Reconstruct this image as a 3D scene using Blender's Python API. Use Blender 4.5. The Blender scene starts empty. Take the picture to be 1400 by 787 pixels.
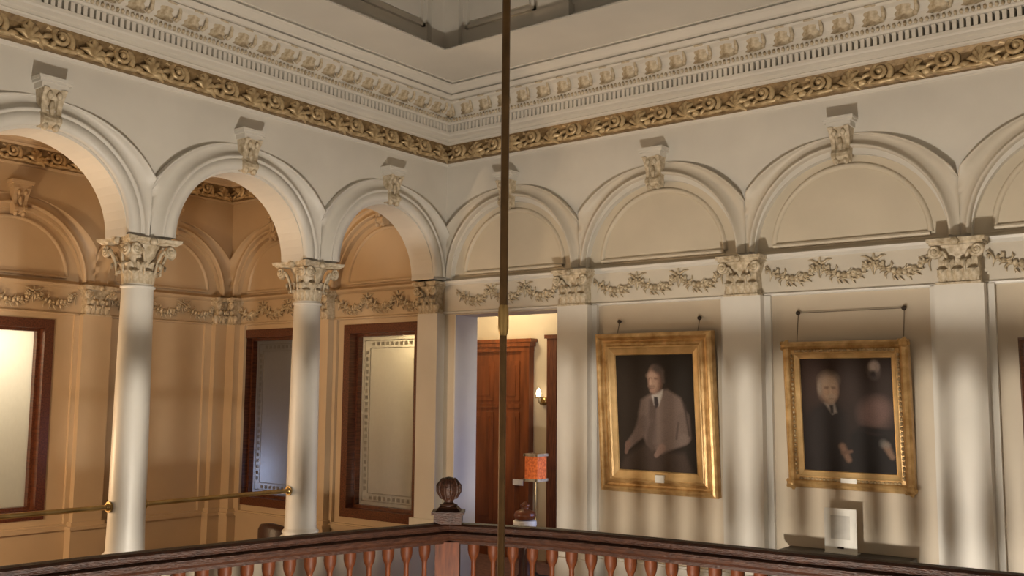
import bpy, bmesh, math, random
import numpy as np
from mathutils import Matrix, Vector
random.seed(7)
PI = math.pi
SC = bpy.context.scene
COL = SC.collection

# ---------------------------------------------------------------- camera, world, lights, exposure
EYE = 1.70
YAW, PITCH, ROLL, FPX = 0.6608, 0.1058, 0.0090, 1352.27
_f = Vector((-math.sin(YAW)*math.cos(PITCH), math.cos(YAW)*math.cos(PITCH), math.sin(PITCH)))
_r0 = Vector((math.cos(YAW), math.sin(YAW), 0)); _u0 = _r0.cross(_f)
_r = _r0*math.cos(ROLL) + _u0*math.sin(ROLL); _u = -_r0*math.sin(ROLL) + _u0*math.cos(ROLL)
cam = bpy.data.cameras.new('camera'); camo = bpy.data.objects.new('camera', cam); COL.objects.link(camo)
cam.sensor_width = 36; cam.sensor_fit = 'HORIZONTAL'; cam.lens = FPX/1400*36; cam.clip_start = .05
camo.matrix_world = Matrix(((_r.x, _u.x, -_f.x, 5.9077), (_r.y, _u.y, -_f.y, -6.6205), (_r.z, _u.z, -_f.z, EYE), (0, 0, 0, 1)))
SC.camera = camo
W = bpy.data.worlds.new('world'); SC.world = W; W.use_nodes = True
W.node_tree.nodes['Background'].inputs[0].default_value = (.05, .05, .06, 1)
W.node_tree.nodes['Background'].inputs[1].default_value = .2
SC.view_settings.view_transform = 'Standard'; SC.view_settings.look = 'None'
SC.view_settings.gamma = 1; SC.view_settings.use_curve_mapping = False
SC.view_settings.exposure = 0.27
def lamp(name, kind, loc, power, col, size=.1, rot=None, size_y=None):
    l = bpy.data.lights.new(name, kind); l.energy = power; l.color = col
    if kind == 'AREA':
        l.size = size
        if size_y: l.shape = 'RECTANGLE'; l.size_y = size_y
    else: l.shadow_soft_size = size
    o = bpy.data.objects.new(name, l); COL.objects.link(o); o.location = loc
    if rot: o.rotation_euler = rot
    return o
WARM = (1, .70, .40); TUNG = (1, .60, .28); DAY = (.72, .84, 1)
lamp('corridor_lamp_light', 'POINT', (-1.9, -4.25, 1.15), 112, (1, .71, .43), .12)
lamp('corridor_lamp_light', 'POINT', (-1.5, -1.2, 3.6), 5, TUNG, .12)
lamp('back_room_light', 'POINT', (-.40, .37, 2.24), 9, (1, .78, .45), .06)
lamp('back_room_light', 'POINT', (-.5, 1.15, 2.78), 22, (1, .80, .48), .08)
lamp('west_room_light', 'POINT', (-3.85, -2.5, 2.15), 44, (1, .88, .70), .1)
lamp('jamb_blue_fill', 'AREA', (1.62, 1.15, .95), 9, (.42, .55, 1), .7, (0, PI/2, 0), .9)  # added cool fill to turn the door jamb blue; no window stands here
lamp('pane_blue_fill', 'POINT', (-2.66, .45, .85), 4.0, (.42, .55, 1), .06)  # added blue fill close behind the second window's pane, no daylight source there

# ---------------------------------------------------------------- materials
MATS = {}
def mat(name, col, rough=.5, metal=0, var=.10, scale=6, bump=0, bscale=40, dark=None, spec=.4, emit=None, estr=0, coat=0, grain=None):
    m = bpy.data.materials.new(name); m.use_nodes = True; nt = m.node_tree; b = nt.nodes['Principled BSDF']
    b.inputs['Roughness'].default_value = rough; b.inputs['Metallic'].default_value = metal
    b.inputs['Specular IOR Level'].default_value = spec
    if coat: b.inputs['Coat Weight'].default_value = coat; b.inputs['Coat Roughness'].default_value = .15
    tc = nt.nodes.new('ShaderNodeTexCoord'); no = nt.nodes.new('ShaderNodeTexNoise'); no.inputs['Scale'].default_value = scale
    no.inputs['Detail'].default_value = 5
    src = tc.outputs['Object']
    if grain:
        mp = nt.nodes.new('ShaderNodeMapping'); mp.inputs['Scale'].default_value = grain
        nt.links.new(src, mp.inputs[0]); src = mp.outputs[0]
    nt.links.new(src, no.inputs['Vector'])
    cr = nt.nodes.new('ShaderNodeValToRGB'); e = cr.color_ramp.elements
    d = dark or tuple(c*(1-var*1.6) for c in col)
    e[0].position = .3; e[0].color = (*d, 1); e[1].position = .7; e[1].color = (*[min(1, c*(1+var*.5)) for c in col], 1)
    nt.links.new(no.outputs['Fac'], cr.inputs[0]); nt.links.new(cr.outputs[0], b.inputs['Base Color'])
    if bump:
        n2 = nt.nodes.new('ShaderNodeTexNoise'); n2.inputs['Scale'].default_value = bscale; n2.inputs['Detail'].default_value = 4
        nt.links.new(src, n2.inputs['Vector'])
        bp = nt.nodes.new('ShaderNodeBump'); bp.inputs['Strength'].default_value = bump; bp.inputs['Distance'].default_value = .01
        nt.links.new(n2.outputs['Fac'], bp.inputs['Height']); nt.links.new(bp.outputs[0], b.inputs['Normal'])
    if emit:
        b.inputs['Emission Color'].default_value = (*emit, 1); b.inputs['Emission Strength'].default_value = estr
    MATS[name] = m; return m
mat('plaster', (.66, .63, .57), .42, var=.05, scale=2.2, bump=.05, bscale=14)
mat('plaster_mid', (.60, .545, .455), .45, var=.05, scale=2.2, bump=.05, bscale=14)
mat('plaster_panel', (.60, .53, .415), .5, var=.06, scale=2.5, bump=.06, bscale=12)
mat('corridor_lamplit', (.54, .415, .275), .45, var=.06, scale=2.0, bump=.06, bscale=10)  # hall plaster browned: the corridor's warm lamplight is put into the colour
mat('plaster_tan', (.55, .47, .36), .45, var=.06, scale=2.0, bump=.06, bscale=10)
mat('ceiling_white', (.66, .625, .56), .6, var=.05, scale=1.5)
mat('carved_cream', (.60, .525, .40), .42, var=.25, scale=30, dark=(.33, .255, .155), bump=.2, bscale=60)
mat('carved_gilt', (.56, .48, .35), .4, metal=.1, var=.3, scale=24, dark=(.30, .225, .13), bump=.25, bscale=60)
mat('gold_shaded', (.27, .185, .09), .42, metal=.3, var=.3, scale=22, dark=(.13, .08, .035), bump=.3, bscale=70)  # darkened gilt: shade in the gaps between scrolls is put into the colour
mat('antique_gold', (.60, .47, .28), .36, metal=.3, var=.3, scale=22, dark=(.30, .20, .095), bump=.3, bscale=70)  # paler gilt: on the scrolls, highlights are put into the colour
mat('frame_gold', (.68, .46, .215), .36, metal=.4, var=.2, scale=14, dark=(.42, .24, .08), bump=.12, bscale=80)
mat('frame_gold_pale', (.80, .56, .27), .34, metal=.35, var=.12, scale=10, dark=(.62, .41, .18))
mat('mahogany', (.13, .042, .018), .28, var=.4, scale=5, dark=(.05, .014, .007), grain=(14, 14, 1.2), coat=.4)
mat('rail_wood', (.030, .011, .0055), .42, var=.4, scale=6, dark=(.014, .005, .003), grain=(4, 4, 12), coat=0, spec=.22, bump=.5, bscale=16)
mat('baluster_wood', (.075, .020, .0062), .5, var=.35, scale=5, dark=(.032, .0085, .003), grain=(10, 10, 1.5), spec=.12)
mat('door_wood', (.20, .058, .018), .3, var=.3, scale=2, dark=(.12, .034, .011), grain=(9, 9, 1), coat=.2)
mat('ebony', (.02, .015, .012), .35, var=.3)
mat('brass', (.42, .29, .12), .3, metal=.9, var=.15, scale=8)
mat('dark_lid', (.03, .035, .045), .2, var=.1)
mat('rod_brass', (.15, .09, .04), .38, metal=.75, var=.25, scale=9)
mat('iron', (.06, .045, .035), .45, metal=.6, var=.2)
mat('wire', (.16, .12, .08), .5, metal=.4, var=.1)
mat('card', (.78, .76, .70), .6, var=.04, scale=8)
mat('print_grey', (.62, .60, .55), .5, var=.25, scale=5)
mat('carpet', (.16, .07, .04), .9, var=.3, scale=20)
mat('lower_floor', (.30, .22, .14), .6, var=.2, scale=3)
mat('leather', (.045, .018, .012), .38, var=.3, scale=12, bump=.2, bscale=60)
mat('amber_shade', (.75, .20, .05), .5, var=.5, scale=40, dark=(.45, .06, .015), emit=(1, .22, .05), estr=.12)
mat('globe_glass', (1, .95, .85), .4, var=0, emit=(1, .905, .775), estr=2200)
mat('bulb', (1, .9, .7), .4, var=0, emit=(1, .80, .50), estr=9)
mat('plastic_white', (.75, .73, .68), .4, var=.03)
def frosted(name, col, trans=.85):
    m = bpy.data.materials.new(name); m.use_nodes = True; nt = m.node_tree; nt.nodes.clear()
    out = nt.nodes.new('ShaderNodeOutputMaterial'); tr = nt.nodes.new('ShaderNodeBsdfTranslucent'); di = nt.nodes.new('ShaderNodeBsdfPrincipled')
    di.inputs['Roughness'].default_value = .35
    mx = nt.nodes.new('ShaderNodeMixShader'); mx.inputs[0].default_value = 1-trans
    no = nt.nodes.new('ShaderNodeTexNoise'); no.inputs['Scale'].default_value = 30
    cr = nt.nodes.new('ShaderNodeValToRGB'); cr.color_ramp.elements[0].color = (*[c*.92 for c in col], 1); cr.color_ramp.elements[1].color = (*col, 1)
    nt.links.new(no.outputs['Fac'], cr.inputs[0])
    nt.links.new(cr.outputs[0], tr.inputs[0]); nt.links.new(cr.outputs[0], di.inputs['Base Color'])
    nt.links.new(tr.outputs[0], mx.inputs[1]); nt.links.new(di.outputs[0], mx.inputs[2]); nt.links.new(mx.outputs[0], out.inputs[0]); MATS[name] = m
frosted('frosted_glass', (.72, .70, .64)); frosted('etched_glass', (.62, .59, .53))

# ---------------------------------------------------------------- mesh builder
class MB:
    def __init__(s): s.v = []; s.f = []; s.sm = []
    def add(s, vs, fs, smooth=False):
        o = len(s.v); s.v += [tuple(map(float, v)) for v in vs]
        for f in fs: s.f.append(tuple(o+i for i in f)); s.sm.append(smooth)
        return s
    def box(s, x0, x1, y0, y1, z0, z1):
        return s.add([(x, y, z) for z in (z0, z1) for y in (y0, y1) for x in (x0, x1)],
                     [(0, 2, 3, 1), (4, 5, 7, 6), (0, 1, 5, 4), (2, 6, 7, 3), (0, 4, 6, 2), (1, 3, 7, 5)])
    def grid(s, rows, closed=False, smooth=False):
        n = len(rows[0]); vs = [p for r in rows for p in r]; fs = []
        for i in range(len(rows)-1):
            for j in range(n if closed else n-1):
                k = (j+1) % n; fs.append((i*n+j, i*n+k, (i+1)*n+k, (i+1)*n+j))
        return s.add(vs, fs, smooth)
    def lathe(s, prof, seg=20, c=(0, 0, 0), axis='z', smooth=True, caps=True):
        rows = []
        for r, h in prof:
            row = []
            for k in range(seg):
                a = 2*PI*k/seg; x, y = r*math.cos(a), r*math.sin(a)
                p = (x, y, h) if axis == 'z' else ((x, h, y) if axis == 'y' else (h, x, y))
                row.append((p[0]+c[0], p[1]+c[1], p[2]+c[2]))
            rows.append(row)
        s.grid(rows, True, smooth)
        if caps:
            for row in (rows[0], rows[-1]): s.add(row, [tuple(range(seg))])
        return s
    def tube(s, pts, rad, seg=6, smooth=True, caps=True):
        pts = [Vector(p) for p in pts]; rows = []; n = len(pts)
        rr = rad if hasattr(rad, '__len__') else [rad]*n
        up = None
        for i, p in enumerate(pts):
            t = (pts[min(i+1, n-1)]-pts[max(i-1, 0)]).normalized()
            if up is None:
                up = Vector((0, 0, 1)) if abs(t.z) < .9 else Vector((1, 0, 0))
            a = t.cross(up).normalized(); up = a.cross(t).normalized()
            rows.append([tuple(p + (a*math.cos(2*PI*k/seg)+up*math.sin(2*PI*k/seg))*rr[i]) for k in range(seg)])
        s.grid(rows, True, smooth)
        if caps:
            for row in (rows[0], rows[-1]): s.add(row, [tuple(range(seg))])
        return s
    def blob(s, c, r, seg=6, rings=4):
        rows = []
        for i in range(rings+1):
            a = -PI/2 + PI*i/rings
            rows.append([(c[0]+r[0]*max(.02, math.cos(a))*math.cos(2*PI*k/seg), c[1]+r[1]*max(.02, math.cos(a))*math.sin(2*PI*k/seg), c[2]+r[2]*math.sin(a)) for k in range(seg)])
        return s.grid(rows, True, True)
    def sweep(s, prof, u0, u1):            # local wall space: profile of (n, v) swept along u
        return s.grid([[(u, v, n) for n, v in prof] for u in (u0, u1)])
    def path(s, prof, pts, closed=False):  # profile (offset to the left of the path, z) swept along a plan polyline with mitres
        rows = []; n = len(pts); P = [Vector((p[0], p[1])) for p in pts]
        for i in range(n):
            a = P[i]-P[i-1] if (closed or i > 0) else P[1]-P[0]
            b = P[(i+1) % n]-P[i] if (closed or i < n-1) else P[-1]-P[-2]
            na = Vector((-a.y, a.x)).normalized(); nb = Vector((-b.y, b.x)).normalized()
            m = (na+nb); m = m/(m.dot(na))
            rows.append([(P[i].x+m.x*o, P[i].y+m.y*o, z) for o, z in prof])
        if closed: rows.append(rows[0])
        return s.grid(rows)
    def arc(s, prof, uc, vc, hw, a0=0, a1=PI, seg=40):   # profile (r, n) swept round an arch centre, clipped at the bay edge
        rows = []
        for i in range(seg+1):
            a = a0+(a1-a0)*i/seg; row = []
            for r, n in prof:
                r = r(a) if callable(r) else r; n = n(a) if callable(n) else n
                x = r*math.cos(a); n = min(n, .010) if abs(x) > hw+1e-6 else n; x = max(-hw, min(hw, x)); row.append((uc+x, vc+r*math.sin(a), n))
            rows.append(row)
        return s.grid(rows, False, True)
    def mesh(s, name, m):
        me = bpy.data.meshes.new(name); me.from_pydata(s.v, [], s.f); me.materials.append(MATS[m])
        me.polygons.foreach_set('use_smooth', s.sm)
        bm = bmesh.new(); bm.from_mesh(me); bmesh.ops.recalc_face_normals(bm, faces=bm.faces); bm.to_mesh(me); bm.free()
        me.update(); return me
    def build(s, name, m, parent=None, M=None): return put(name, s.mesh(name, m), parent, M)
def put(name, me, parent=None, M=None, kind=None):
    o = bpy.data.objects.new(name, me); COL.objects.link(o)
    if parent is not None: o.parent = parent
    if M is not None: o.matrix_local = M
    if kind: o['kind'] = kind
    return o
def empty(name, loc=(0, 0, 0)):
    o = bpy.data.objects.new(name, None); COL.objects.link(o); o.location = loc; o.empty_display_size = .1; return o
def tag(o, label, cat, group=None):
    o['label'] = label; o['category'] = cat
    if group: o['group'] = group
    return o
def struct(o, label, cat='wall'):
    o['kind'] = 'structure'; o['label'] = label; o['category'] = cat; return o
XC = -3.15                                   # corridor's far wall
def WM(wall, u=0, v=0, n=0, flip=1, rot=0, sc=1):
    """local x = along the wall, y = up, z = out of the wall"""
    if wall == 'B': ax = ((1, 0, 0), (0, 0, 1), (0, -1, 0)); o = (u, -n, v)
    elif wall == 'A': ax = ((0, 1, 0), (0, 0, 1), (1, 0, 0)); o = (n, u, v)
    elif wall == 'C': ax = ((0, 1, 0), (0, 0, 1), (1, 0, 0)); o = (XC+n, u, v)
    M = Matrix([[ax[0][i], ax[1][i], ax[2][i], o[i]] for i in range(3)]+[[0, 0, 0, 1]])
    if rot: M = M @ Matrix.Rotation(rot, 4, 'Z')
    if flip != 1 or sc != 1: M = M @ Matrix.Diagonal((flip*sc, sc, sc, 1))
    return M

# ---------------------------------------------------------------- dimensions
WB, WA, WC = 1.45, 1.48, 1.575
ZS, RIN = 2.72, .575                         # springing of the arches, inner radius
ZF0, ZF1 = 2.40, 2.66                        # frieze
TA = .26                                     # arcade thickness
ZTOP = 3.76                                  # underside of the cornice
ZCEIL = 4.36
VC = (3.9, -4.1)
ROOM = (7.7, -8.2)

# ---------------------------------------------------------------- arch walls
def arch_slab(b, edges, n0, n1, zc, ztop, r=RIN, seg=32):
    """wall above the springing, pierced by one round arch per bay; edges = bay limits along u"""
    for e0, e1 in zip(edges[:-1], edges[1:]):
        c = (e0+e1)/2
        arc = [(c-r*math.cos(PI*i/seg), zc+r*math.sin(PI*i/seg)) for i in range(seg+1)]
        pts = [(e0, zc)] + arc + [(e1, zc)]
        for n in (n0, n1): b.grid([[(u, v, n) for u, v in pts], [(u, ztop, n) for u, v in pts]])
        b.grid([[(u, v, n0) for u, v in pts], [(u, v, n1) for u, v in pts]], smooth=False)
    b.add([(edges[0], ztop, n0), (edges[-1], ztop, n0), (edges[-1], ztop, n1), (edges[0], ztop, n1)], [(0, 1, 2, 3)])
    for u in (edges[0], edges[-1]): b.add([(u, zc, n0), (u, ztop, n0), (u, ztop, n1), (u, zc, n1)], [(0, 1, 2, 3)])
def hood(t, q):                              # outer circle of the hood: springs lower, meets the roll at the crown
    s_ = math.sin(t); r = -.14*s_ + math.sqrt((.14*s_)**2 + .8208 - .0196); return r - q
def fade(n): return lambda t: n*max(.0, 1-math.sin(t)**6)
ARCHIV = [(RIN, 0), (RIN, .050), (.648, .050), (.650, .042), (.656, .042), (.658, .056), (.672, .058), (.678, .050), (.690, .028), (.708, .010), (.730, .002), (.748, .003),
          (lambda t: hood(t, .0)-.4*(hood(t, 0)-.748), fade(.034)), (lambda t: hood(t, .014), fade(.056)), (lambda t: hood(t, .004), fade(.062)), (lambda t: hood(t, 0), fade(.058)), (lambda t: hood(t, 0), 0)]
RBL = .662                                   # blind arches: the roll springs straight from the shallow lunette
BLIND = [(RBL, -.06), (RBL, .030), (RBL+.004, .046), (RBL+.012, .054), (RBL+.020, .050)]+ARCHIV[8:]
def arch_mesh(w, m='plaster'):
    return MB().arc(ARCHIV if w == WA else BLIND, 0, 0, w/2).mesh('archivolt', m)
def keystone_meshes():
    b = MB()                                  # scrolled console block, tapering down
    rows = []
    for v, n, hw in ((-.03, .03, .055), (-.02, .075, .056), (0, .095, .057), (.025, .092, .058), (.05, .072, .060), (.09, .066, .064), (.14, .078, .068), (.18, .10, .071), (.20, .112, .073)):
        rows.append([(-hw, v, 0), (-hw, v, n), (-hw*.55, v, n), (-hw*.45, v, n-.012), (hw*.45, v, n-.012), (hw*.55, v, n), (hw, v, n), (hw, v, 0)])
    b.grid(rows); b.add(rows[0], [tuple(range(8))]); b.add(rows[-1], [tuple(range(8))])
    for sgn in (-1, 1): b.blob((sgn*.035, -.028, .06), (.022, .03, .03)); b.blob((sgn*.03, .16, .10), (.02, .03, .016))
    b.blob((0, .09, .07), (.02, .055, .018))
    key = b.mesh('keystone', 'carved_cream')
    c = MB(); c.box(-.083, .083, .20, .235, 0, .100); c.box(-.098, .098, .235, .252, 0, .108); c.box(-.104, .104, .252, .272, 0, .114)
    return key, c.mesh('keystone_cap', 'plaster')
KEY, KCAP = keystone_meshes()
ZKEY = 3.315
AM = {w: arch_mesh(w, 'corridor_lamplit' if w == WC else ('plaster' if w == WA else 'plaster_mid')) for w in (WB, WA, WC)}
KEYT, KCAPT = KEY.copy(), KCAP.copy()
for _m in (KEYT, KCAPT): _m.materials[0] = MATS['corridor_lamplit']

# leaf, volute, swag, scroll meshes
def leaf_pts(L, Wd, curl, segs=7, cup=.25, lobes=3, base=.55):
    rows = []; v = n = 0
    for i in range(segs+1):
        t = i/segs
        th = .12 + curl*max(0, (t-.5)/.5)**1.4
        if i: v += L/segs*math.cos(th); n += L/segs*math.sin(th)
        w = Wd*(base+(1-base)*math.sin(PI*min(1, t*.95)))*(1-.78*max(0, (t-.6)/.4)**1.6)*(1+.20*math.cos(2*PI*lobes*t))
        row = []
        for s in (-1, -.55, 0, .55, 1):
            row.append((s*w, v, n - cup*abs(s)**1.5*w + (.10*w if abs(s) == .55 else 0)))
        rows.append(row)
    return rows
def leaf_mesh(name, L, Wd, curl, m='carved_cream', **k):
    b = MB(); r = leaf_pts(L, Wd, curl, **k); b.grid(r, smooth=True)
    b.grid([[(x, y, z-.008) for x, y, z in row] for row in r], smooth=True); return b.mesh(name, m)
def spiral(r0, r1, turns, n=22, z0=0, z1=0, a0=0):
    return [((r0+(r1-r0)*(i/n)**.8)*math.cos(a0+2*PI*turns*i/n), (r0+(r1-r0)*(i/n)**.8)*math.sin(a0+2*PI*turns*i/n), z0+(z1-z0)*i/n) for i in range(n+1)]
LEAF_LO = leaf_mesh('acanthus_leaf', .135, .036, 3.2, cup=.55)
LEAF_HI = leaf_mesh('acanthus_leaf', .225, .034, 3.2, cup=.55)
def volute_mesh():
    b = MB(); b.tube(spiral(.042, .010, 1.8, z0=0, z1=.012, a0=PI), [.014-.006*i/22 for i in range(23)], 6)
    b.tube([(-.085, -.16, -.035), (-.078, -.09, -.025), (-.062, -.03, -.01), (-.042, 0, 0)], [.006, .009, .012, .014], 6)
    b.blob((0, 0, .012), (.014, .014, .012)); return b.mesh('volute', 'carved_cream')
VOL = volute_mesh()
def swag_mesh(span=.37, drop=.075):
    b = MB(); R = random.Random(3); n = 11
    for i in range(n+1):
        t = i/n*2-1; u = t*span/2; v = -drop*(1-t*t); fat = .015+.020*(1-t*t)
        b.blob((u, v+R.uniform(-.006, .006), .012), (fat*.62, fat*.8, .020), 6, 4)
        for k in range(3):                    # leaves standing out of the garland
            a = R.uniform(0, 2*PI); l = fat*1.2+.014
            b.tube([(u+.3*fat*math.cos(a), v+.3*fat*math.sin(a), .012), (u+.75*l*math.cos(a), v+.75*l*math.sin(a), .026), (u+1.25*l*math.cos(a+.4), v+1.25*l*math.sin(a+.4), .010)], [.006, .009, .002], 4)
    for sg in (-1, 1):                        # ribbon tails under the ties
        b.tube([(sg*span/2, .0, .012), (sg*(span/2-.012), -.04, .012), (sg*(span/2-.002), -.085, .008)], [.009, .008, .003], 5)
    return b.mesh('swag', 'carved_gilt')
SWAG = swag_mesh()
def rosette_mesh():
    b = MB(); b.blob((0, 0, .016), (.014, .014, .016))
    for k in range(4): sg = (-1) ** k; b.tube([(sg*.02, -.01-.02*(k//2), .01), (sg*.05, -.012-.03*(k//2), .02), (sg*.065, .012-.05*(k//2), .008)], [.007, .009, .002], 4)
    for k in range(6): b.blob((.026*math.cos(k*PI/3), .026*math.sin(k*PI/3), .008), (.015, .015, .011), 5, 3)
    for s in (-1, 0, 1): b.tube([(s*.02, .02, .008), (s*.055, .055-.012*abs(s), .010), (s*.085, .045+.02*(1-abs(s)), .006)], [.010, .009, .003], 5)
    return b.mesh('rosette', 'carved_gilt')
ROS = rosette_mesh()
def scroll_meshes():
    out = []
    for kind in (0, 1):
        b = MB()
        if kind == 0:                         # spiral with rosette
            b.tube(spiral(.062, .018, 1.5, z0=.008, z1=.022, a0=-.8), [.017-.007*i/22 for i in range(23)], 6)
            b.blob((0, 0, .020), (.019, .019, .018))
            for k, a in enumerate((1.9, 2.5, 3.2, 3.9)): b.tube([(.055*math.cos(a), .055*math.sin(a), .008), (.08*math.cos(a+.12), .075*math.sin(a+.12), .016), (.108*math.cos(a+.3), .072*math.sin(a+.3), .002)], [.015, .013, .004], 5)
        else:                                 # unfurling leaf
            for k, a in enumerate((-.2, .35, .9, 1.5, 2.1, 2.7)):
                l = .085 if k in (1, 2, 3) else .07
                b.tube([(.0, -.05, .006), (.5*l*math.cos(a), -.05+.75*l*math.sin(a), .026), (l*math.cos(a), -.05+1.45*l*math.sin(a)-.012, .006)], [.014, .017, .005], 5)
            b.tube(spiral(.036, .012, 1.3, 16, z0=.012, z1=.028, a0=.3), [.012-.005*i/16 for i in range(17)], 6)
            b.blob((-.07, -.045, .008), (.030, .02, .014), 6, 4); b.blob((.07, -.045, .008), (.030, .02, .014), 6, 4)
        b.tube([(-.085, .045, .004), (-.04, .062, .010), (.01, .055, .012), (.06, .060, .010), (.085, .045, .004)], [.007, .011, .012, .011, .007], 5)
        b.tube([(-.085, -.05, .004), (-.03, -.062, .010), (.04, -.058, .010), (.085, -.05, .004)], [.010, .013, .013, .010], 5)
        out.append(b.mesh('gilt_scroll', 'antique_gold'))
    return out
SCROLL = scroll_meshes()
def modillion_mesh():
    b = MB(); r = leaf_pts(.17, .085, 2.0, segs=8, cup=.5, lobes=4, base=.7)
    b.grid([[(x, -y, z+.004) for x, y, z in row] for row in r], smooth=True)
    b.tube([(.078, .0, .0), (.085, -.03, .022), (.088, -.075, .030), (.075, -.105, .022), (.06, -.10, .018), (.066, -.082, .016)], [.008, .012, .014, .012, .009, .006], 6)
    b.tube([(-.07, -.01, .004), (-.02, .006, .014), (.04, .004, .014), (.078, -.01, .01)], [.006, .010, .010, .007], 6)
    return b.mesh('modillion_leaf', 'carved_cream')
MODI = modillion_mesh()
EGG = None

# ---------------------------------------------------------------- pilasters
def pil_capital(par, uu, hw=.145, n=.1):
    """capital pieces in the pilaster's own space (x along, y up, z out), centred at x = uu"""
    P = lambda nm, me, x, v, nn, flip=1: put(nm, me, par, Matrix.Translation((uu+x, v, nn)) @ Matrix.Diagonal((flip, 1, 1, 1)))
    b = MB(); b.box(-hw+.012, hw-.012, 0, .012, 0, n+.012); b.grid([[(-hw+.025, .012, n-.004), (hw-.025, .012, n-.004)], [(-hw+.03, .16, n), (hw-.03, .16, n)], [(-hw, .25, n+.02), (hw, .25, n+.02)]])
    for sg in (-1, 1): b.grid([[(sg*(hw-.025), .012, 0), (sg*(hw-.025), .012, n-.004)], [(sg*(hw-.03), .16, 0), (sg*(hw-.03), .16, n)], [(sg*(hw-.0), .25, 0), (sg*(hw-.0), .25, n+.02)]])
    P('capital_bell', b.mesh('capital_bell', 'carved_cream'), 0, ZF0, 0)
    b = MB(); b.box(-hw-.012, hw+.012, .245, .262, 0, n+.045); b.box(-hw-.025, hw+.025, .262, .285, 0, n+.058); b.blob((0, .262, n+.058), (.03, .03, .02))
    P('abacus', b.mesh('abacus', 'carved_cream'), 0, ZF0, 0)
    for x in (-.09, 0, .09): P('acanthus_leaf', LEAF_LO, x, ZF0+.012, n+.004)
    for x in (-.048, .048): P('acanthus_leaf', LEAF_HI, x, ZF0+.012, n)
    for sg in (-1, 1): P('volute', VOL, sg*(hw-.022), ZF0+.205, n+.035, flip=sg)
def pilaster(par, u, hw=.145, n=.1, back=True, name='pilaster', m='plaster'):
    b = MB(); b.box(-hw, hw, .47, ZF0, 0, n)
    if back: b.box(-.19, .19, .45, ZF0, 0, .032)
    b.box(-hw-.03, hw+.03, 0, .40, 0, n+.03); b.box(-hw-.045, hw+.045, .40, .43, 0, n+.05); b.box(-hw-.02, hw+.02, .43, .47, 0, n+.02)
    o = b.build(name, m, par, Matrix.Translation((u, 0, 0))); pil_capital(o, 0, hw, n); return o

# ---------------------------------------------------------------- wall on the right (B) and its run behind the arcade
def rect_wall(b, u0, u1, v0, v1, n0, n1, holes):
    """flat wall with rectangular holes (u0,u1,v0,v1)"""
    us = sorted({u0, u1, *[h[0] for h in holes], *[h[1] for h in holes]}); vs = sorted({v0, v1, *[h[2] for h in holes], *[h[3] for h in holes]})
    for i in range(len(us)-1):
        for j in range(len(vs)-1):
            cu, cv = (us[i]+us[i+1])/2, (vs[j]+vs[j+1])/2
            if any(h[0] < cu < h[1] and h[2] < cv < h[3] for h in holes): continue
            b.box(us[i], us[i+1], vs[j], vs[j+1], n1, n0)
DOOR = (.12, 1.31, 0, 2.385)
WIN3 = (-1.30, -.27, .515, 2.345); WIN2 = (-2.93, -1.86, .515, 2.345); WINC = (-2.9+.0, -1.95, .515, 2.345)
def make_arched_wall(name, label, wall, edges, holes, w, panel_mat, base_mat, thick=.30):
    b = MB(); rect_wall(b, edges[0], edges[-1], 0, ZS-.04, 0, -thick, holes)
    o = b.build(name, base_mat, None, WM(wall)); struct(o, label)
    I = WM(wall).inverted()
    K = lambda nm, me, u, v, n=0, flip=1, rot=0, sc=1, kind=None: put(nm, me, o, I @ WM(wall, u, v, n, flip, rot, sc), kind)
    b = MB(); arch_slab(b, edges, 0, -.10, ZS-.04, ZTOP+.5, r=RBL); b.build('spandrel', 'plaster' if w == WB else 'corridor_lamplit', o)
    for e0, e1 in zip(edges[:-1], edges[1:]):
        c = (e0+e1)/2
        b = MB(); r = RBL+.02; n = 32
        b.add([(c+r*math.cos(PI*i/n), ZS-.04+r*math.sin(PI*i/n)*1.06, -.055) for i in range(n+1)], [tuple(range(n+1))]); b.box(e0, e1, ZS-.04, ZTOP+.5, -thick, -.06)
        b.build('lunette', panel_mat, o)
        b = MB()                               # moulded border of the lunette panel
        rp = .535; b.arc([(rp-.020, -.055), (rp-.013, -.040), (rp, -.034), (rp+.013, -.040), (rp+.020, -.055)], c, ZS+.02, 9, .05, PI-.05, 36)
        b.sweep([(-.055, ZS+.02), (-.030, ZS+.026), (-.026, ZS+.038), (-.034, ZS+.05), (-.055, ZS+.054)], c-.535, c+.535); b.build('lunette_border', panel_mat, o)
        b = MB(); b.sweep([(-.055, ZS+.008), (-.04, ZS-.005), (-.02, ZS-.02), (.0, ZS-.035)], c-RBL, c+RBL); b.build('lunette_sill', panel_mat, o)
        K('archivolt', AM[w], c, ZS); k = K('keystone', KEY if w == WB else KEYT, c, ZKEY); put('keystone_cap', KCAP if w == WB else KCAPT, k)
        for q in (-1, 0, 1):
            K('swag', SWAG, c+q*(w-.36)/3, ZF0+.185, .002, sc=(w-.36)/3/.37)
        for q in (-.5, .5): K('rosette', ROS, c+q*(w-.36)/3*1, ZF0+.185, .002)
    return o, K
edgesB = [k*WB for k in range(0, 6)]
wallB, KB = make_arched_wall('wall_right', 'tall cream plaster wall with blind arches, gilt swags and two portraits', 'B', edgesB,
    [DOOR], WB, 'plaster_panel', 'plaster_tan')
for k in (1, 2, 3, 4): pilaster(wallB, k*WB)
edgesE = [-2*WC, -WC, 0]
wallE, KE = make_arched_wall('wall_corridor_end', 'corridor end wall, warm lamplight put into its tan colour, seen through the arcade with two dark-framed windows', 'B', edgesE,
    [WIN3, WIN2], WC, 'corridor_lamplit', 'corridor_lamplit')
edgesC = [-3*WC, -2*WC, -WC, 0]
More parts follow.
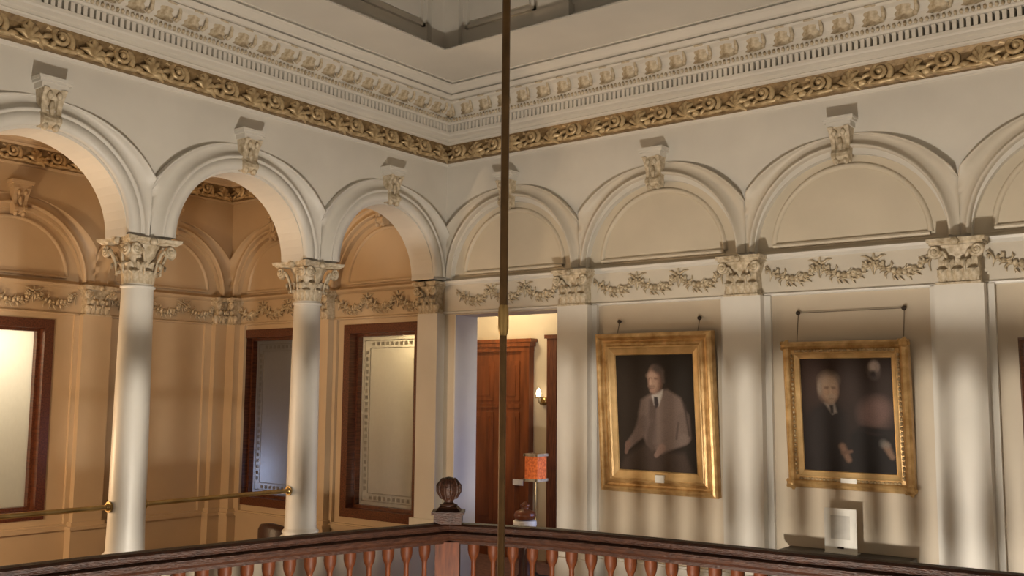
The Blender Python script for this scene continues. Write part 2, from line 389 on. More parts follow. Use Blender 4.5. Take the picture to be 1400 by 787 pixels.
wallC, KC = make_arched_wall('wall_corridor_far', 'corridor wall, warm lamplight put into its tan colour, behind the columns with blind arches', 'C', edgesC,
    [WINC], WC, 'corridor_lamplit', 'corridor_lamplit')
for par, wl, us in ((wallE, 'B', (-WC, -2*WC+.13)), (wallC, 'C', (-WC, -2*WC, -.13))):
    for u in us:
        pilaster(par, u, hw=.145 if abs(u) > .2 and u != -2*WC+.13 else .11, m='corridor_lamplit')
for wl, par, u0, u1, segs in (('B', wallB, 0, 7.25, [(-.0, DOOR[0]), (DOOR[1], 7.25)]), ('B', wallE, -2*WC, -TA, None), ('C', wallC, -3*WC, 0, None)):
    b = MB()
    b.sweep([(0, ZF0-.006), (.018, ZF0), (.022, ZF0+.012), (.012, ZF0+.02), (0, ZF0+.022)], u0, u1)
    b.build('frieze_fillet', 'plaster' if par is wallB else 'corridor_lamplit', par)
    if par is wallB: MB().box(u0, u1, ZF0+.01, ZF1, -.01, .004).build('frieze', 'plaster_mid', par)
    b = MB(); b.sweep([(0, ZF1-.01), (.02, ZF1), (.035, ZF1+.012), (.04, ZF1+.03), (.028, ZF1+.036), (0, ZF1+.04)], u0, u1)
    b.build('string_course', 'plaster' if par is wallB else 'corridor_lamplit', par)
    b = MB()
    for s0, s1 in (segs or [(u0, u1)]): b.box(s0, s1, 0, .40, 0, .025); b.box(s0, s1, .40, .44, 0, .05); b.box(s0, s1, .44, .455, 0, .03)
    b.build('dado', 'plaster' if par is wallB else 'corridor_lamplit', par)

# ---------------------------------------------------------------- arcade (A)
edgesA = [-4*WA, -3*WA, -2*WA, -WA, 0]
b = MB(); arch_slab(b, edgesA, 0, -TA, ZS-.02, ZTOP+.5)
wallA = b.build('wall_arcade', 'plaster', None, WM('A')); struct(wallA, 'cream arcade wall of three open round arches carried on white columns')
b = MB(); b.box(edgesA[0], 0, 0, .49, -TA-.02, .02); b.box(edgesA[0], 0, .49, .53, -TA-.05, .05); b.build('parapet', 'plaster_tan', wallA)
IA = WM('A').inverted()
for e0, e1 in zip(edgesA[:-1], edgesA[1:]):
    c = (e0+e1)/2
    put('archivolt', AM[WA], wallA, IA @ WM('A', c, ZS)); k = put('keystone', KEY, wallA, IA @ WM('A', c, ZKEY)); put('keystone_cap', KCAP, k)
# respond (half pier) where the arcade meets the right wall
b = MB(); b.box(-TA+.02, 0, .53, ZF0, 0, .10); b.box(-TA-.01, .03, .53, .60, 0, .13); b.box(-TA, .01, 2.70, 2.72, 0, .17)
resp = b.build('respond', 'plaster', wallB)
pil_capital(resp, -TA/2+.01, .12, .1)
# columns
def column(y, label):
    root = empty('column', (-TA/2, y, .53)); tag(root, label, 'column', 'columns carrying the arcade')
    b = MB(); b.box(-.16, .16, -.16, .16, 0, .03)
    b.lathe([(.15, .03), (.158, .04), (.158, .06), (.15, .07), (.132, .078), (.13, .088), (.14, .094), (.14, .108), (.128, .116), (.122, .13)], 28); b.build('base', 'plaster', root)
    b = MB(); H = ZF0-.53
    b.lathe([(.122-.0*t, .125) if t == 0 else (.118-.016*t**1.6, .125+(H-.125)*t) for t in [i/10 for i in range(11)]], 32); b.lathe([(.102, H-.03), (.113, H-.025), (.113, H-.012), (.102, H-.008)], 28)
    b.build('shaft', 'plaster', root)
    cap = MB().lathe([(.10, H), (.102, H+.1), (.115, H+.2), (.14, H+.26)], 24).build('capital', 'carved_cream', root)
    for k in range(8):
        a = 2*PI*k/8
        for me, a_, r in ((LEAF_LO, a, .105), (LEAF_HI, a+PI/8, .102)):
            M = Matrix.Translation((r*math.cos(a_), r*math.sin(a_), H+.004)) @ Matrix.Rotation(a_+PI/2, 4, 'Z') @ Matrix.Rotation(PI/2, 4, 'X')
            put('acanthus_leaf', me, cap, M)
    for k in range(4):
        a = PI/4+PI/2*k
        for sg in (-1, 1):
            M = Matrix.Translation((.205*math.cos(a), .205*math.sin(a), H+.222)) @ Matrix.Rotation(a+PI/2-sg*.75, 4, 'Z') @ Matrix.Rotation(PI/2, 4, 'X') @ Matrix.Diagonal((sg, 1, 1, 1)) @ Matrix.Translation((-.022, 0, .02))
            put('volute', VOL, cap, M)
    b = MB(); rows = []
    for z, g in ((.262, 0), (.275, .012), (.28, .022), (.302, .028)):
        row = []
        for q in range(4):
            for t in (-1, -.85, -.4, 0, .4, .85):
                a = q*PI/2; R_ = .185+g; d = .055*(1-t*t) if abs(t) < .99 else .0
                x, yv = R_-d, t*R_
                if t == -1: x, yv = R_-.012, -R_+.012
                row.append((x*math.cos(a)-yv*math.sin(a), x*math.sin(a)+yv*math.cos(a), H+z))
        rows.append(row)
    b.grid(rows, True); b.add(rows[-1], [tuple(range(24))]); b.add(rows[0], [tuple(range(24))])
    b.build('abacus', 'carved_cream', cap)
    for q in range(4):
        b = MB(); a = q*PI/2; b.blob((.165*math.cos(a), .165*math.sin(a), H+.28), (.028, .028, .028)); b.build('fleuron', 'carved_cream', cap)
column(-WA, 'white column with gilded leafy capital, nearest the portraits')
column(-2*WA+.012, 'large white column with leafy capital standing left in the view')
column(-3*WA, 'white column just beyond the left edge of the view')
# brass rails between the columns
for y0, y1, lb in ((-3*WA+.12, -2*WA-.11, 'brass rail ending at the left side of the large left column'), (-2*WA+.13, -WA-.12, 'long brass rail running between the two white columns')):
    r = empty('brass_rail', (-TA/2, (y0+y1)/2, .945)); tag(r, lb, 'handrail', 'brass rails between the columns')
    L = (y1-y0)/2
    MB().tube([(0, -L, 0), (0, L, 0)], .017, 10).build('bar', 'brass', r)
    for s in (-1, 1): MB().lathe([(.036, L-.012), (.036, L), (.03, L+.006), (.02, L-.03)], 14, axis='y').build('flange', 'brass', r, Matrix.Scale(s, 4, (0, 1, 0)) if s < 0 else None)

# ---------------------------------------------------------------- cornices
def cornice(name, label, path, runs, mname, zoff=0, full=True):
    """path: plan polyline with the room on its left->right offset; runs: (wall, u0, u1)"""
    P = lambda prof: [(-n, z) for n, z in prof]
    # plain members
    b = MB()
    b.path(P([(0, ZTOP-.02), (.02, ZTOP-.014), (.028, ZTOP)]), path)
    b.path(P([(.098, 3.905), (.118, 3.912), (.122, 3.925), (.118, 3.93), (.118, 3.955), (.165, 3.966), (.174, 3.978), (.174, 4.0), (.13, 4.0)]), path)
    b.path(P([(.13, 4.0), (.065, 4.0), (.065, 4.062), (.185, 4.064), (.195, 4.075), (.195, 4.085), (.20, 4.09), (.215, 4.15), (.25, 4.205), (.285, 4.22), (.292, 4.235), (.275, 4.24)]), path)
    b.path(P([(.275, 4.24), (.30, 4.25), (.318, 4.270), (.325, 4.276), (.27, 4.277), (.27, 4.286), (.335, 4.287), (.35, 4.295), (.375, 4.330), (.39, 4.340), (.40, 4.342), (.33, 4.343), (.33, 4.351), (.41, 4.352), (.41, ZCEIL)]), path)
    o = b.build(name, mname); struct(o, label, 'cornice')
    g = MB().path(P([(.028, ZTOP), (.055, ZTOP+.005), (.070, ZTOP+.03), (.072, ZTOP+.07), (.080, ZTOP+.11), (.098, ZTOP+.145)]), path).build('gilt_moulding', 'gold_shaded', o)
    dm, bm_ = MB(), MB()
    for wall, u0, u1 in runs:
        n = int(round((u1-u0)/.205)); st = (u1-u0)/n
        for i in range(n):
            u = u0+(i+.5)*st
            put('gilt_scroll', SCROLL[i % 2], g, WM(wall, u, ZTOP+.084, .070, sc=1.28) @ Matrix.Rotation(-.22, 4, 'X'))
            if full: put('modillion_leaf', MODI, o, WM(wall, u, 4.235, .268, flip=1) @ Matrix.Rotation(.55, 4, 'X'))
        nd = int((u1-u0)/.041)
        for i in range(nd):
            M = WM(wall, u0+(i+.5)*(u1-u0)/nd, 4.002, .13)
            t = MB().box(-.0125, .0125, 0, .060, -.065, .042); dm.add([M @ Vector(v) for v in t.v], t.f)
        nb = int((u1-u0)/.034)
        for i in range(nb):
            M = WM(wall, u0+(i+.5)*(u1-u0)/nb, 4.095, .205)
            t = MB().blob((0, 0, 0), (.0135, .020, .014), 5, 3); bm_.add([M @ Vector(v) for v in t.v], t.f, True)
    d = dm.build('dentil_row', mname, o); d['kind'] = 'stuff'
    d = bm_.build('egg_row', 'carved_cream', o); d['kind'] = 'stuff'
    return o
cornice('trim_1', 'deep cream cornice with dentils and gilt scroll moulding under the ceiling', [(7.25, 0), (0, 0), (0, -4*WA)][::-1], [('A', -4*WA+.1, -.1), ('B', .1, 7.1)], 'ceiling_white')
cornice('trim_2', 'cornice with brown lamplight put into its colour and gilt scrolls inside the corridor', [(XC, -3*WC), (XC, 0), (-TA, 0)], [('C', -3*WC+.1, -.1), ('B', XC+.1, -TA-.05)], 'corridor_lamplit', full=False)

# ---------------------------------------------------------------- ceiling, lantern, floor, unseen walls
OX0, OX1, OY0, OY1 = .88, 6.9, -1.03, -7.2
b = MB(); RX, RY = ROOM
b.box(-.1, OX0, RY, .1, ZCEIL, ZCEIL+.012); b.box(OX1, RX+.1, RY, .1, ZCEIL, ZCEIL+.012); b.box(OX0, OX1, OY0, .1, ZCEIL, ZCEIL+.012); b.box(OX0, OX1, RY-.1, OY1, ZCEIL, ZCEIL+.012)
struct(b.build('ceiling', 'ceiling_white'), 'flat cream ceiling margin around the skylight opening', 'ceiling')
SET = .19
def lantern_wall(name, label, u_axis):
    """panelled upstand set back behind the opening's edge; local x along, y up, z out"""
    L = 6.0
    M = Matrix(((0, 0, 1, OX0-SET), (1, 0, 0, OY0+SET), (0, 1, 0, ZCEIL+.012), (0, 0, 0, 1))) if u_axis == 'A' else Matrix(((1, 0, 0, OX0-SET), (0, 0, -1, OY0+SET), (0, 1, 0, ZCEIL+.012), (0, 0, 0, 1)))
    sg = -1 if u_axis == 'A' else 1
    B = lambda b, u0, u1, v0, v1, n0, n1: b.box(min(sg*u0, sg*u1), max(sg*u0, sg*u1), v0, v1, n0, n1)
    b = MB(); B(b, 0, L+.5, 0, 1.3, -.1, 0); o = b.build(name, 'ceiling_white', None, M); struct(o, label)
    b = MB(); B(b, 0, L+.5, .0, .10, 0, .02); b.build('plinth', 'ceiling_white', o)
    u = .0; edges = []
    for p0, p1 in ((0, .20), (.98, 1.26), (2.0, 2.28), (3.1, 3.38)):
        b = MB(); B(b, p0, p1, 0, 1.25, 0, .05)
        if p0: B(b, p0-.02, p1+.02, 0, .16, 0, .075); B(b, p0+.06, p1-.06, .26, 1.1, .05, .062)
        b.build('lantern_pilaster', 'ceiling_white', o); edges.append((p0, p1))
    for (a0, a1), (b0, b1) in zip(edges[:-1], edges[1:]):
        u0, u1 = a1+.05, b0-.05; b = MB()
        B(b, u0, u1, .20, .225, 0, .03); B(b, u0, u1, 1.05, 1.075, 0, .03); B(b, u0, u0+.025, .2, 1.075, 0, .03); B(b, u1-.025, u1, .2, 1.075, 0, .03)
        B(b, u0+.06, u1-.06, .26, 1.02, 0, .015); b.build('lantern_panel', 'ceiling_white', o)
lantern_wall('wall_lantern_left', 'panelled white skylight upstand on the left of the ceiling opening', 'A')
lantern_wall('wall_lantern_right', 'panelled white skylight upstand on the right of the ceiling opening', 'B')
b = MB(); b.box(OX0-.4, OX1+.4, OY1-.4, OY0+.4, 5.85, 5.95); struct(b.build('ceiling_lantern', 'dark_lid'), 'unseen skylight lid high above the opening, darkened to cut bounced light', 'ceiling')  # unseen lid, coloured dark so less bounce reaches the foot of the lantern
b = MB(); b.box(OX1+SET, OX1+SET+.1, OY1-.4, OY0+.4, ZCEIL+.012, 5.85); b.box(OX0-.4, OX1+.4, OY1-SET-.1, OY1-SET, ZCEIL+.012, 5.85); struct(b.build('wall_lantern_near', 'ceiling_white'), 'plain white skylight upstand above the viewer')
b = MB(); b.box(XC-.3, -TA, -3*WC, .1, 4.3, 4.4); struct(b.build('ceiling_corridor', 'corridor_lamplit'), 'corridor ceiling, warm lamplight put into its tan colour, behind the arcade', 'ceiling')
VX0, VX1, VY0, VY1 = 2.3, 5.6, -2.55, -5.7
b = MB(); b.box(XC-.1, VX0-.35, RY, 0.0, -.3, 0); b.box(VX1, RX, RY, 0, -.3, 0); b.box(VX0-.35, VX1, VY0+.0, 0, -.3, 0); b.box(VX0-.35, VX1, RY, VY1, -.3, 0)
struct(b.build('floor', 'carpet'), 'dark red-brown gallery floor around the stairwell', 'floor')
b = MB(); b.box(VX0-.5, VX1+.2, VY1-.2, VY0+.2, -3.7, -3.6); struct(b.build('floor_lower', 'lower_floor'), 'lower hall floor at the foot of the stairwell', 'floor')
b = MB(); b.box(VX0-.45, VX0-.35, VY1, VY0, -3.6, -.3); b.box(VX1, VX1+.1, VY1, VY0, -3.6, -.3); b.box(VX0-.45, VX1+.1, VY0, VY0+.1, -3.6, -.3); b.box(VX0-.45, VX1+.1, VY1-.1, VY1, -3.6, -.3)
struct(b.build('wall_stairwell', 'plaster_tan'), 'tan stairwell wall below the gallery floor')
b = MB(); b.box(RX, RX+.1, RY, 0.1, 0, ZCEIL); struct(b.build('wall_near_right', 'plaster'), 'plain cream wall to the right of the viewer')
b = MB(); b.box(XC, RX+.1, RY-.1, RY, 0, ZCEIL); struct(b.build('wall_near_left', 'plaster'), 'plain cream wall behind the viewer')
b = MB(); b.box(-TA, 0, RY, edgesA[0], 0, ZCEIL); struct(b.build('wall_arcade_pier', 'plaster'), 'plain cream pier closing the arcade on the left')
b = MB(); b.box(XC-.1, -TA, -3*WC-.1, -3*WC, 0, 4.3); struct(b.build('wall_corridor_near', 'plaster_tan'), 'tan corridor wall at the unseen near end')
# rooms behind the windows and the doorway
b = MB(); b.box(-3.3, 1.8, 1.75, 1.85, 0, 3.0); struct(b.build('wall_back_room', 'plaster_tan'), 'bright cream wall at the back of the room beyond the doorway')
b = MB(); b.box(-3.4, -3.3, .3, 1.85, 0, 3.0); b.box(1.7, 1.8, .3, 1.85, 0, 3.0); struct(b.build('wall_back_room_sides', 'plaster_tan'), 'cream side walls of the room beyond the doorway')
b = MB(); b.box(-3.4, 1.8, .3, 1.85, 3.0, 3.1); struct(b.build('ceiling_back_room', 'ceiling_white'), 'white ceiling of the room beyond the doorway', 'ceiling')
b = MB(); b.box(-1.62, -1.54, .3, 1.75, 0, 3.0); struct(b.build('wall_back_room_baffle', 'plaster_tan'), 'unseen added baffle keeping warm light off the second corridor window')  # unseen baffle, added so the warm lamps miss the second window
b = MB(); b.box(-3.4, 1.8, -.0, 1.85, -.1, 0); struct(b.build('floor_back_room', 'carpet'), 'dark floor of the room beyond the doorway', 'floor')
b = MB(); b.box(-4.6, -4.5, -4.0, -.9, 0, 3); b.box(-4.6, XC-.3, -4.1, -4.0, 0, 3); b.box(-4.6, XC-.3, -1.0, -.9, 0, 3); b.box(-4.6, XC-.3, -4.1, -.9, 3, 3.1)
struct(b.build('wall_west_room', 'plaster'), 'pale room behind the left corridor window')

# ---------------------------------------------------------------- windows
def window(name, label, wall, hole, n0=-.13, border=True):
    u0, u1, v0, v1 = hole; uc = (u0+u1)/2
    root = empty(name, WM(wall, uc, v0, 0).to_translation()); struct(root, label, 'window')
    I = Matrix.Translation(-root.location); fw = .085
    def ring(b, a0, a1, c0, c1, w, z0, z1):
        b.box(a0, a1, c0, c0+w, z0, z1); b.box(a0, a1, c1-w, c1, z0, z1); b.box(a0, a0+w, c0+w, c1-w, z0, z1); b.box(a1-w, a1, c0+w, c1-w, z0, z1)
    b = MB(); ring(b, u0, u1, v0, v1, fw, n0-.03, .012); ring(b, u0+fw, u1-fw, v0+fw, v1-fw, .028, n0-.03, n0+.05)
    b.build('frame', 'mahogany', root, I @ WM(wall))
    b = MB(); b.box(u0+fw+.01, u1-fw-.01, v0+fw+.01, v1-fw-.01, n0-.012, n0-.006); pane = b.build('pane', 'frosted_glass', root, I @ WM(wall))
    if not border: return root
    b = MB(); a0, a1, c0, c1 = u0+fw+.06, u1-fw-.06, v0+fw+.06, v1-fw-.06
    ring(b, a0, a1, c0, c1, .008, n0-.006, n0-.003); ring(b, a0+.075, a1-.075, c0+.075, c1-.075, .008, n0-.006, n0-.003)
    nn = 22
    for i in range(nn):
        v = c0+.09+(c1-c0-.18)*(i+.5)/nn
        for a in (a0+.02, a1-.055): b.box(a, a+.035, v-.018, v+.018, n0-.006, n0-.003)
    for i in range(9):
        u = a0+.09+(a1-a0-.18)*(i+.5)/9
        for c in (c0+.02, c1-.055): b.box(u-.018, u+.018, c, c+.035, n0-.006, n0-.003)
    e = b.build('etched_border', 'etched_glass', pane); e['kind'] = 'stuff'
    return root
window('window_1', 'tall etched glass window in mahogany frame beside the doorway pilaster', 'B', WIN3)
window('window_2', 'dark-framed etched window partly hidden behind the white column', 'B', WIN2)
window('window_3', 'dark-framed pale window at the far left edge of the view', 'C', WINC, border=False)

# ---------------------------------------------------------------- doorway and what shows through it
b = MB(); b.box(DOOR[0]-.0, DOOR[0]+.012, 0, 2.385, -.30, .0); 
jb = b.build('jamb_lining', 'plaster', wallB)
d = empty('door_1', (-.755, 1.75, 0)); d.scale.y = .5; struct(d, 'dark panelled wooden door with cornice beyond the doorway', 'door')
b = MB(); b.box(-.44, .44, -.12, -.02, 0, 2.14); b.build('door_leaf', 'door_wood', d)
for x in (-.40, .40): MB().box(x-.055, x+.055, -.17, 0, 0, 2.14).build('casing', 'door_wood', d)
b = MB(); b.box(-.46, .46, -.18, 0, 2.14, 2.19); b.box(-.48, .48, -.21, 0, 2.19, 2.235); b.box(-.50, .50, -.23, 0, 2.235, 2.27); b.build('cornice', 'door_wood', d)
for x0, x1 in ((-.32, -.03), (.03, .32)):
    for z0, z1 in ((1.62, 2.04), (.35, 1.50)):
        b = MB(); b.box(x0, x1, -.135, -.12, z0, z1); b.box(x0+.05, x1-.05, -.15, -.135, z0+.05, z1-.05); b.build('panel', 'door_wood', d)
MB().box(-.33, .33, -.145, -.12, 1.545, 1.585).build('lock_rail', 'door_wood', d)
d2 = empty('door_2', (.44, 1.75, 0)); struct(d2, 'dark mahogany door casing at the right inside the doorway', 'door')
MB().box(-.50, -.38, -.10, 0, 0, 2.30).build('casing', 'mahogany', d2); MB().box(-.38, .5, -.06, -.01, 0, 2.26).build('door_leaf', 'mahogany', d2); MB().box(-.52, .55, -.12, 0, 2.26, 2.30).build('head', 'mahogany', d2)
s = empty('switch_plate', (-.43, 1.67, .78)); tag(s, 'small white card fixed on the dark door beyond the doorway', 'card')
MB().box(-.065, .065, -.012, .02, -.03, .03).build('plate', 'plastic_white', s); MB().box(-.02, .02, -.016, -.012, -.015, .015).build('rocker', 'card', s)
sc_ = empty('wall_sconce', (-.155, 1.74, 1.62)); tag(sc_, 'small brass candle sconce lit on the wall beyond the doorway', 'sconce')
MB().lathe([(.045, 0), (.045, .012), (.02, .02)], 12, axis='y').build('backplate', 'brass', sc_, Matrix.Rotation(PI, 4, 'Z'))
MB().tube([(0, -.01, 0), (0, -.07, -.03), (0, -.10, .0), (0, -.10, .03)], .008, 6).build('arm', 'brass', sc_)
MB().lathe([(.035, .03), (.04, .04), (.02, .045)], 12, (0, -.10, 0)).build('drip_pan', 'brass', sc_)
MB().lathe([(.015, .045), (.026, .07), (.022, .10), (.004, .135)], 10, (0, -.10, 0)).build('bulb', 'bulb', sc_)
l = empty('floor_lamp', (.36, .90, 0)); tag(l, 'slim floor lamp with square amber shade inside the doorway', 'lamp')
MB().lathe([(.14, 0), (.14, .02), (.05, .035), (.015, .06)], 20).build('base', 'iron', l); MB().tube([(0, 0, .05), (0, 0, .95)], .010, 8).build('pole', 'brass', l)
b = MB(); h0, h1, w0 = .90, 1.13, .072
b.grid([[(-w0, -w0, z), (w0, -w0, z), (w0, w0, z), (-w0, w0, z)] for z in (h0, h1)], True); b.build('lamp_shade', 'amber_shade', l)
for z, n_ in ((h0, 'lower_rim'), (h1, 'upper_rim')):
    b = MB()
    for sx in (-1, 1): b.box(sx*w0-.012, sx*w0+.012, -w0-.012, w0+.012, z-.012, z+.012); b.box(-w0, w0, sx*w0-.012, sx*w0+.012, z-.012, z+.012)
    b.build(n_, 'carved_gilt', l)
n = empty('turned_post', (.54, .5, 0)); tag(n, 'short turned wooden post with white collar standing inside the doorway', 'post')
MB().lathe([(.075, 0), (.075, .10), (.055, .13), (.05, .50), (.062, .53)], 18).build('shaft', 'mahogany', n)
MB().lathe([(.10, .53), (.105, .545), (.105, .575), (.095, .585)], 20).build('collar', 'plastic_white', n)
MB().lathe([(.055, .585), (.09, .60), (.098, .63), (.085, .66), (.045, .675), (.03, .69), (.042, .705), (.04, .72), (.018, .735), (.006, .75)], 18).build('finial', 'door_wood', n)

# ---------------------------------------------------------------- portraits
def srgb(c): return [((x/255)/12.92 if x/255 <= .04045 else ((x/255+.055)/1.055)**2.4) for x in c]
class Paint:
    def __init__(s, W_, H_, bg, asp):
        s.W, s.H = W_, H_; y, x = np.mgrid[0:H_, 0:W_]; s.x = (x+.5)/W_; s.y = (y+.5)/H_; s.asp = asp
        s.im = np.zeros((H_, W_, 3)); s.im[:] = srgb(bg)
    def lay(s, a, c): s.im = s.im*(1-a[..., None]) + np.array(srgb(c))*a[..., None]
    def ell(s, cx, cy, rx, ry, c, soft=.25, op=1, rot=0):
        dx, dy = (s.x-cx), (s.y-cy)*s.asp; ca, sa = math.cos(rot), math.sin(rot)
        X, Y = dx*ca+dy*sa, -dx*sa+dy*ca; d = np.sqrt((X/rx)**2+(Y/(ry*s.asp))**2); s.lay(np.clip((1+soft-d)/(2*soft), 0, 1)*op, c)
    def cap(s, p, q, r0, r1, c, soft=.3, op=1):
        px, py, qx, qy = p[0], p[1]*s.asp, q[0], q[1]*s.asp; X, Y = s.x, s.y*s.asp
        t = np.clip(((X-px)*(qx-px)+(Y-py)*(qy-py))/((qx-px)**2+(qy-py)**2), 0, 1)
        d = np.hypot(X-px-t*(qx-px), Y-py-t*(qy-py))/(r0+(r1-r0)*t); s.lay(np.clip((1+soft-d)/(2*soft), 0, 1)*op, c)
    def poly(s, pts, c, soft=.015, op=1):
        X, Y = s.x, s.y*s.asp; P_ = [(a, b_*s.asp) for a, b_ in pts]; ins = np.zeros_like(X, bool); dist = np.full_like(X, 9.)
        for (x0, y0), (x1, y1) in zip(P_, P_[1:]+P_[:1]):
            ins ^= ((y0 > Y) != (y1 > Y)) & (X < (x1-x0)*(Y-y0)/(y1-y0+1e-9)+x0)
            t = np.clip(((X-x0)*(x1-x0)+(Y-y0)*(y1-y0))/((x1-x0)**2+(y1-y0)**2+1e-9), 0, 1)
            dist = np.minimum(dist, np.hypot(X-x0-t*(x1-x0), Y-y0-t*(y1-y0)))
        sd = np.where(ins, dist, -dist); s.lay(np.clip(.5+sd/(2*soft), 0, 1)*op, c)
def paint_one():
    p = Paint(170, 224, (40, 33, 28), 224/170); N = lambda x, y: ((x-30)/475, (y-30)/690)
    p.ell(.75, .25, .5, .35, (33, 28, 24), .9); p.ell(.2, .4, .35, .3, (46, 37, 31), .9)
    p.poly([N(*q) for q in ((50, 690), (70, 640), (190, 560), (300, 600), (430, 600), (470, 700), (470, 720), (50, 715))], (66, 54, 48), .03)
    p.poly([N(*q) for q in ((185, 300), (240, 268), (300, 245), (345, 240), (420, 290), (442, 360), (458, 500), (440, 550), (340, 590), (300, 610), (210, 560), (165, 470), (165, 380))], (110, 94, 87), .02)
    p.poly([N(*q) for q in ((235, 300), (275, 300), (275, 560), (240, 600), (205, 560))], (84, 70, 64), .02)
    p.cap(N(200, 420), N(330, 420), .02, .02, (96, 81, 75), 1, .4)
    p.cap(N(300, 300), N(280, 540), .025, .05, (118, 102, 95), .8, .8)
    p.cap(N(195, 430), N(160, 500), .075, .06, (100, 85, 79)); p.cap(N(165, 495), N(95, 570), .06, .04, (106, 90, 84)); p.cap(N(95, 560), N(80, 610), .035, .02, (112, 88, 78))
    p.cap(N(430, 400), N(440, 510), .07, .06, (104, 89, 82)); p.cap(N(435, 520), N(310, 570), .055, .045, (112, 97, 90)); p.cap(N(300, 575), N(262, 620), .045, .025, (132, 108, 98))
    p.cap(N(440, 330), N(460, 500), .015, .012, (58, 48, 44), .8, .8); p.cap(N(400, 430), N(385, 520), .012, .012, (74, 62, 57), .8, .8)
    p.poly([N(*q) for q in ((250, 275), (318, 240), (312, 275), (290, 335), (262, 330))], (176, 168, 160), .012); p.poly([N(*q) for q in ((262, 282), (285, 284), (290, 330), (272, 352), (262, 320))], (52, 44, 44), .008)
    p.ell(*N(276, 185), .088, .112, (112, 86, 74), .22); p.ell(*N(263, 185), .064, .10, (160, 130, 112), .35); p.ell(*N(288, 122), .074, .034, (76, 64, 59), .5, 1, .3); p.cap(N(316, 140), N(322, 195), .024, .018, (84, 70, 64), .8)
    p.ell(*N(250, 160), .05, .025, (172, 142, 124), .6, .8); p.cap(N(242, 177), N(252, 177), .010, .010, (92, 68, 58), 1, .9); p.cap(N(272, 176), N(284, 178), .010, .010, (98, 74, 64), 1, .9)
    p.cap(N(248, 180), N(245, 208), .009, .014, (178, 146, 126), .7); p.cap(N(232, 221), N(268, 224), .010, .012, (122, 98, 86), 1, .9); p.cap(N(240, 234), N(262, 235), .005, .005, (104, 70, 62), 1, .7); p.ell(*N(256, 248), .03, .014, (150, 118, 102), .5)
    return p
def paint_two():
    p = Paint(174, 214, (46, 35, 30), 214/174); N = lambda x, y: ((x-115)/445, (y-118)/547)
    p.ell(.2, .15, .3, .2, (58, 40, 33), .9); p.ell(.6, .1, .3, .2, (50, 38, 33), .9); p.ell(.5, 1, .7, .35, (30, 23, 20), .8)
    p.poly([N(*q) for q in ((125, 640), (140, 420), (180, 360), (240, 330), (290, 340), (330, 380), (340, 520), (330, 660), (125, 660))], (34, 27, 25), .04)
    p.poly([N(*q) for q in ((330, 650), (350, 480), (400, 445), (520, 450), (556, 520), (556, 660))], (26, 20, 18), .03)
    p.ell(*N(465, 385), .155, .13, (98, 76, 70), .45); p.ell(*N(490, 350), .09, .07, (110, 86, 80), .8, .6)
    p.cap(N(400, 455), N(550, 470), .03, .04, (32, 25, 23), .5)
    p.ell(*N(470, 180), .066, .078, (88, 76, 72), .35); p.ell(*N(472, 165), .05, .045, (168, 152, 142), .4); p.ell(*N(470, 200), .04, .03, (52, 44, 42), .5); p.ell(*N(484, 172), .02, .04, (120, 104, 96), .8, .7)
    p.poly([N(*q) for q in ((232, 335), (280, 335), (290, 380), (268, 390))], (130, 118, 108), .015); p.poly([N(*q) for q in ((255, 345), (275, 345), (275, 385), (262, 385))], (40, 32, 30), .01)
    p.ell(*N(252, 272), .105, .118, (110, 88, 74), .25); p.ell(*N(262, 275), .08, .10, (152, 124, 102), .35); p.ell(*N(256, 230), .075, .055, (166, 144, 124), .9, .8); p.ell(*N(214, 262), .025, .06, (128, 112, 98), .5)
    p.cap(N(240, 264), N(250, 264), .012, .012, (98, 76, 64), 1, .9); p.cap(N(274, 264), N(284, 265), .012, .012, (100, 78, 66), 1, .9); p.cap(N(265, 268), N(266, 295), .009, .014, (170, 142, 118), .7); p.ell(*N(266, 305), .045, .018, (150, 130, 112), .7, .9); p.cap(N(256, 316), N(276, 316), .005, .005, (104, 78, 68), 1, .8); p.ell(*N(266, 325), .035, .02, (140, 118, 100), .5)
    p.cap(N(308, 540), N(335, 600), .035, .03, (112, 86, 70), .5); p.cap(N(310, 570), N(350, 560), .02, .015, (96, 72, 58), .6); p.cap(N(510, 530), N(535, 580), .038, .026, (116, 92, 76), .5); p.cap(N(500, 520), N(515, 525), .04, .03, (110, 106, 100), .6, .6)
    p.cap(N(180, 400), N(165, 560), .05, .06, (40, 33, 31), .8, .7)
    return p
def paint_three():
    p = Paint(60, 80, (38, 30, 26), 80/60); p.poly([(.2, 1), (.22, .55), (.4, .42), (.62, .42), (.8, .56), (.84, 1)], (30, 25, 24), .03); p.ell(.51, .28, .11, .12, (140, 112, 94), .3); p.ell(.51, .19, .11, .05, (90, 78, 70), .4); p.poly([(.45, .41), (.57, .41), (.51, .52)], (160, 154, 146), .01); return p
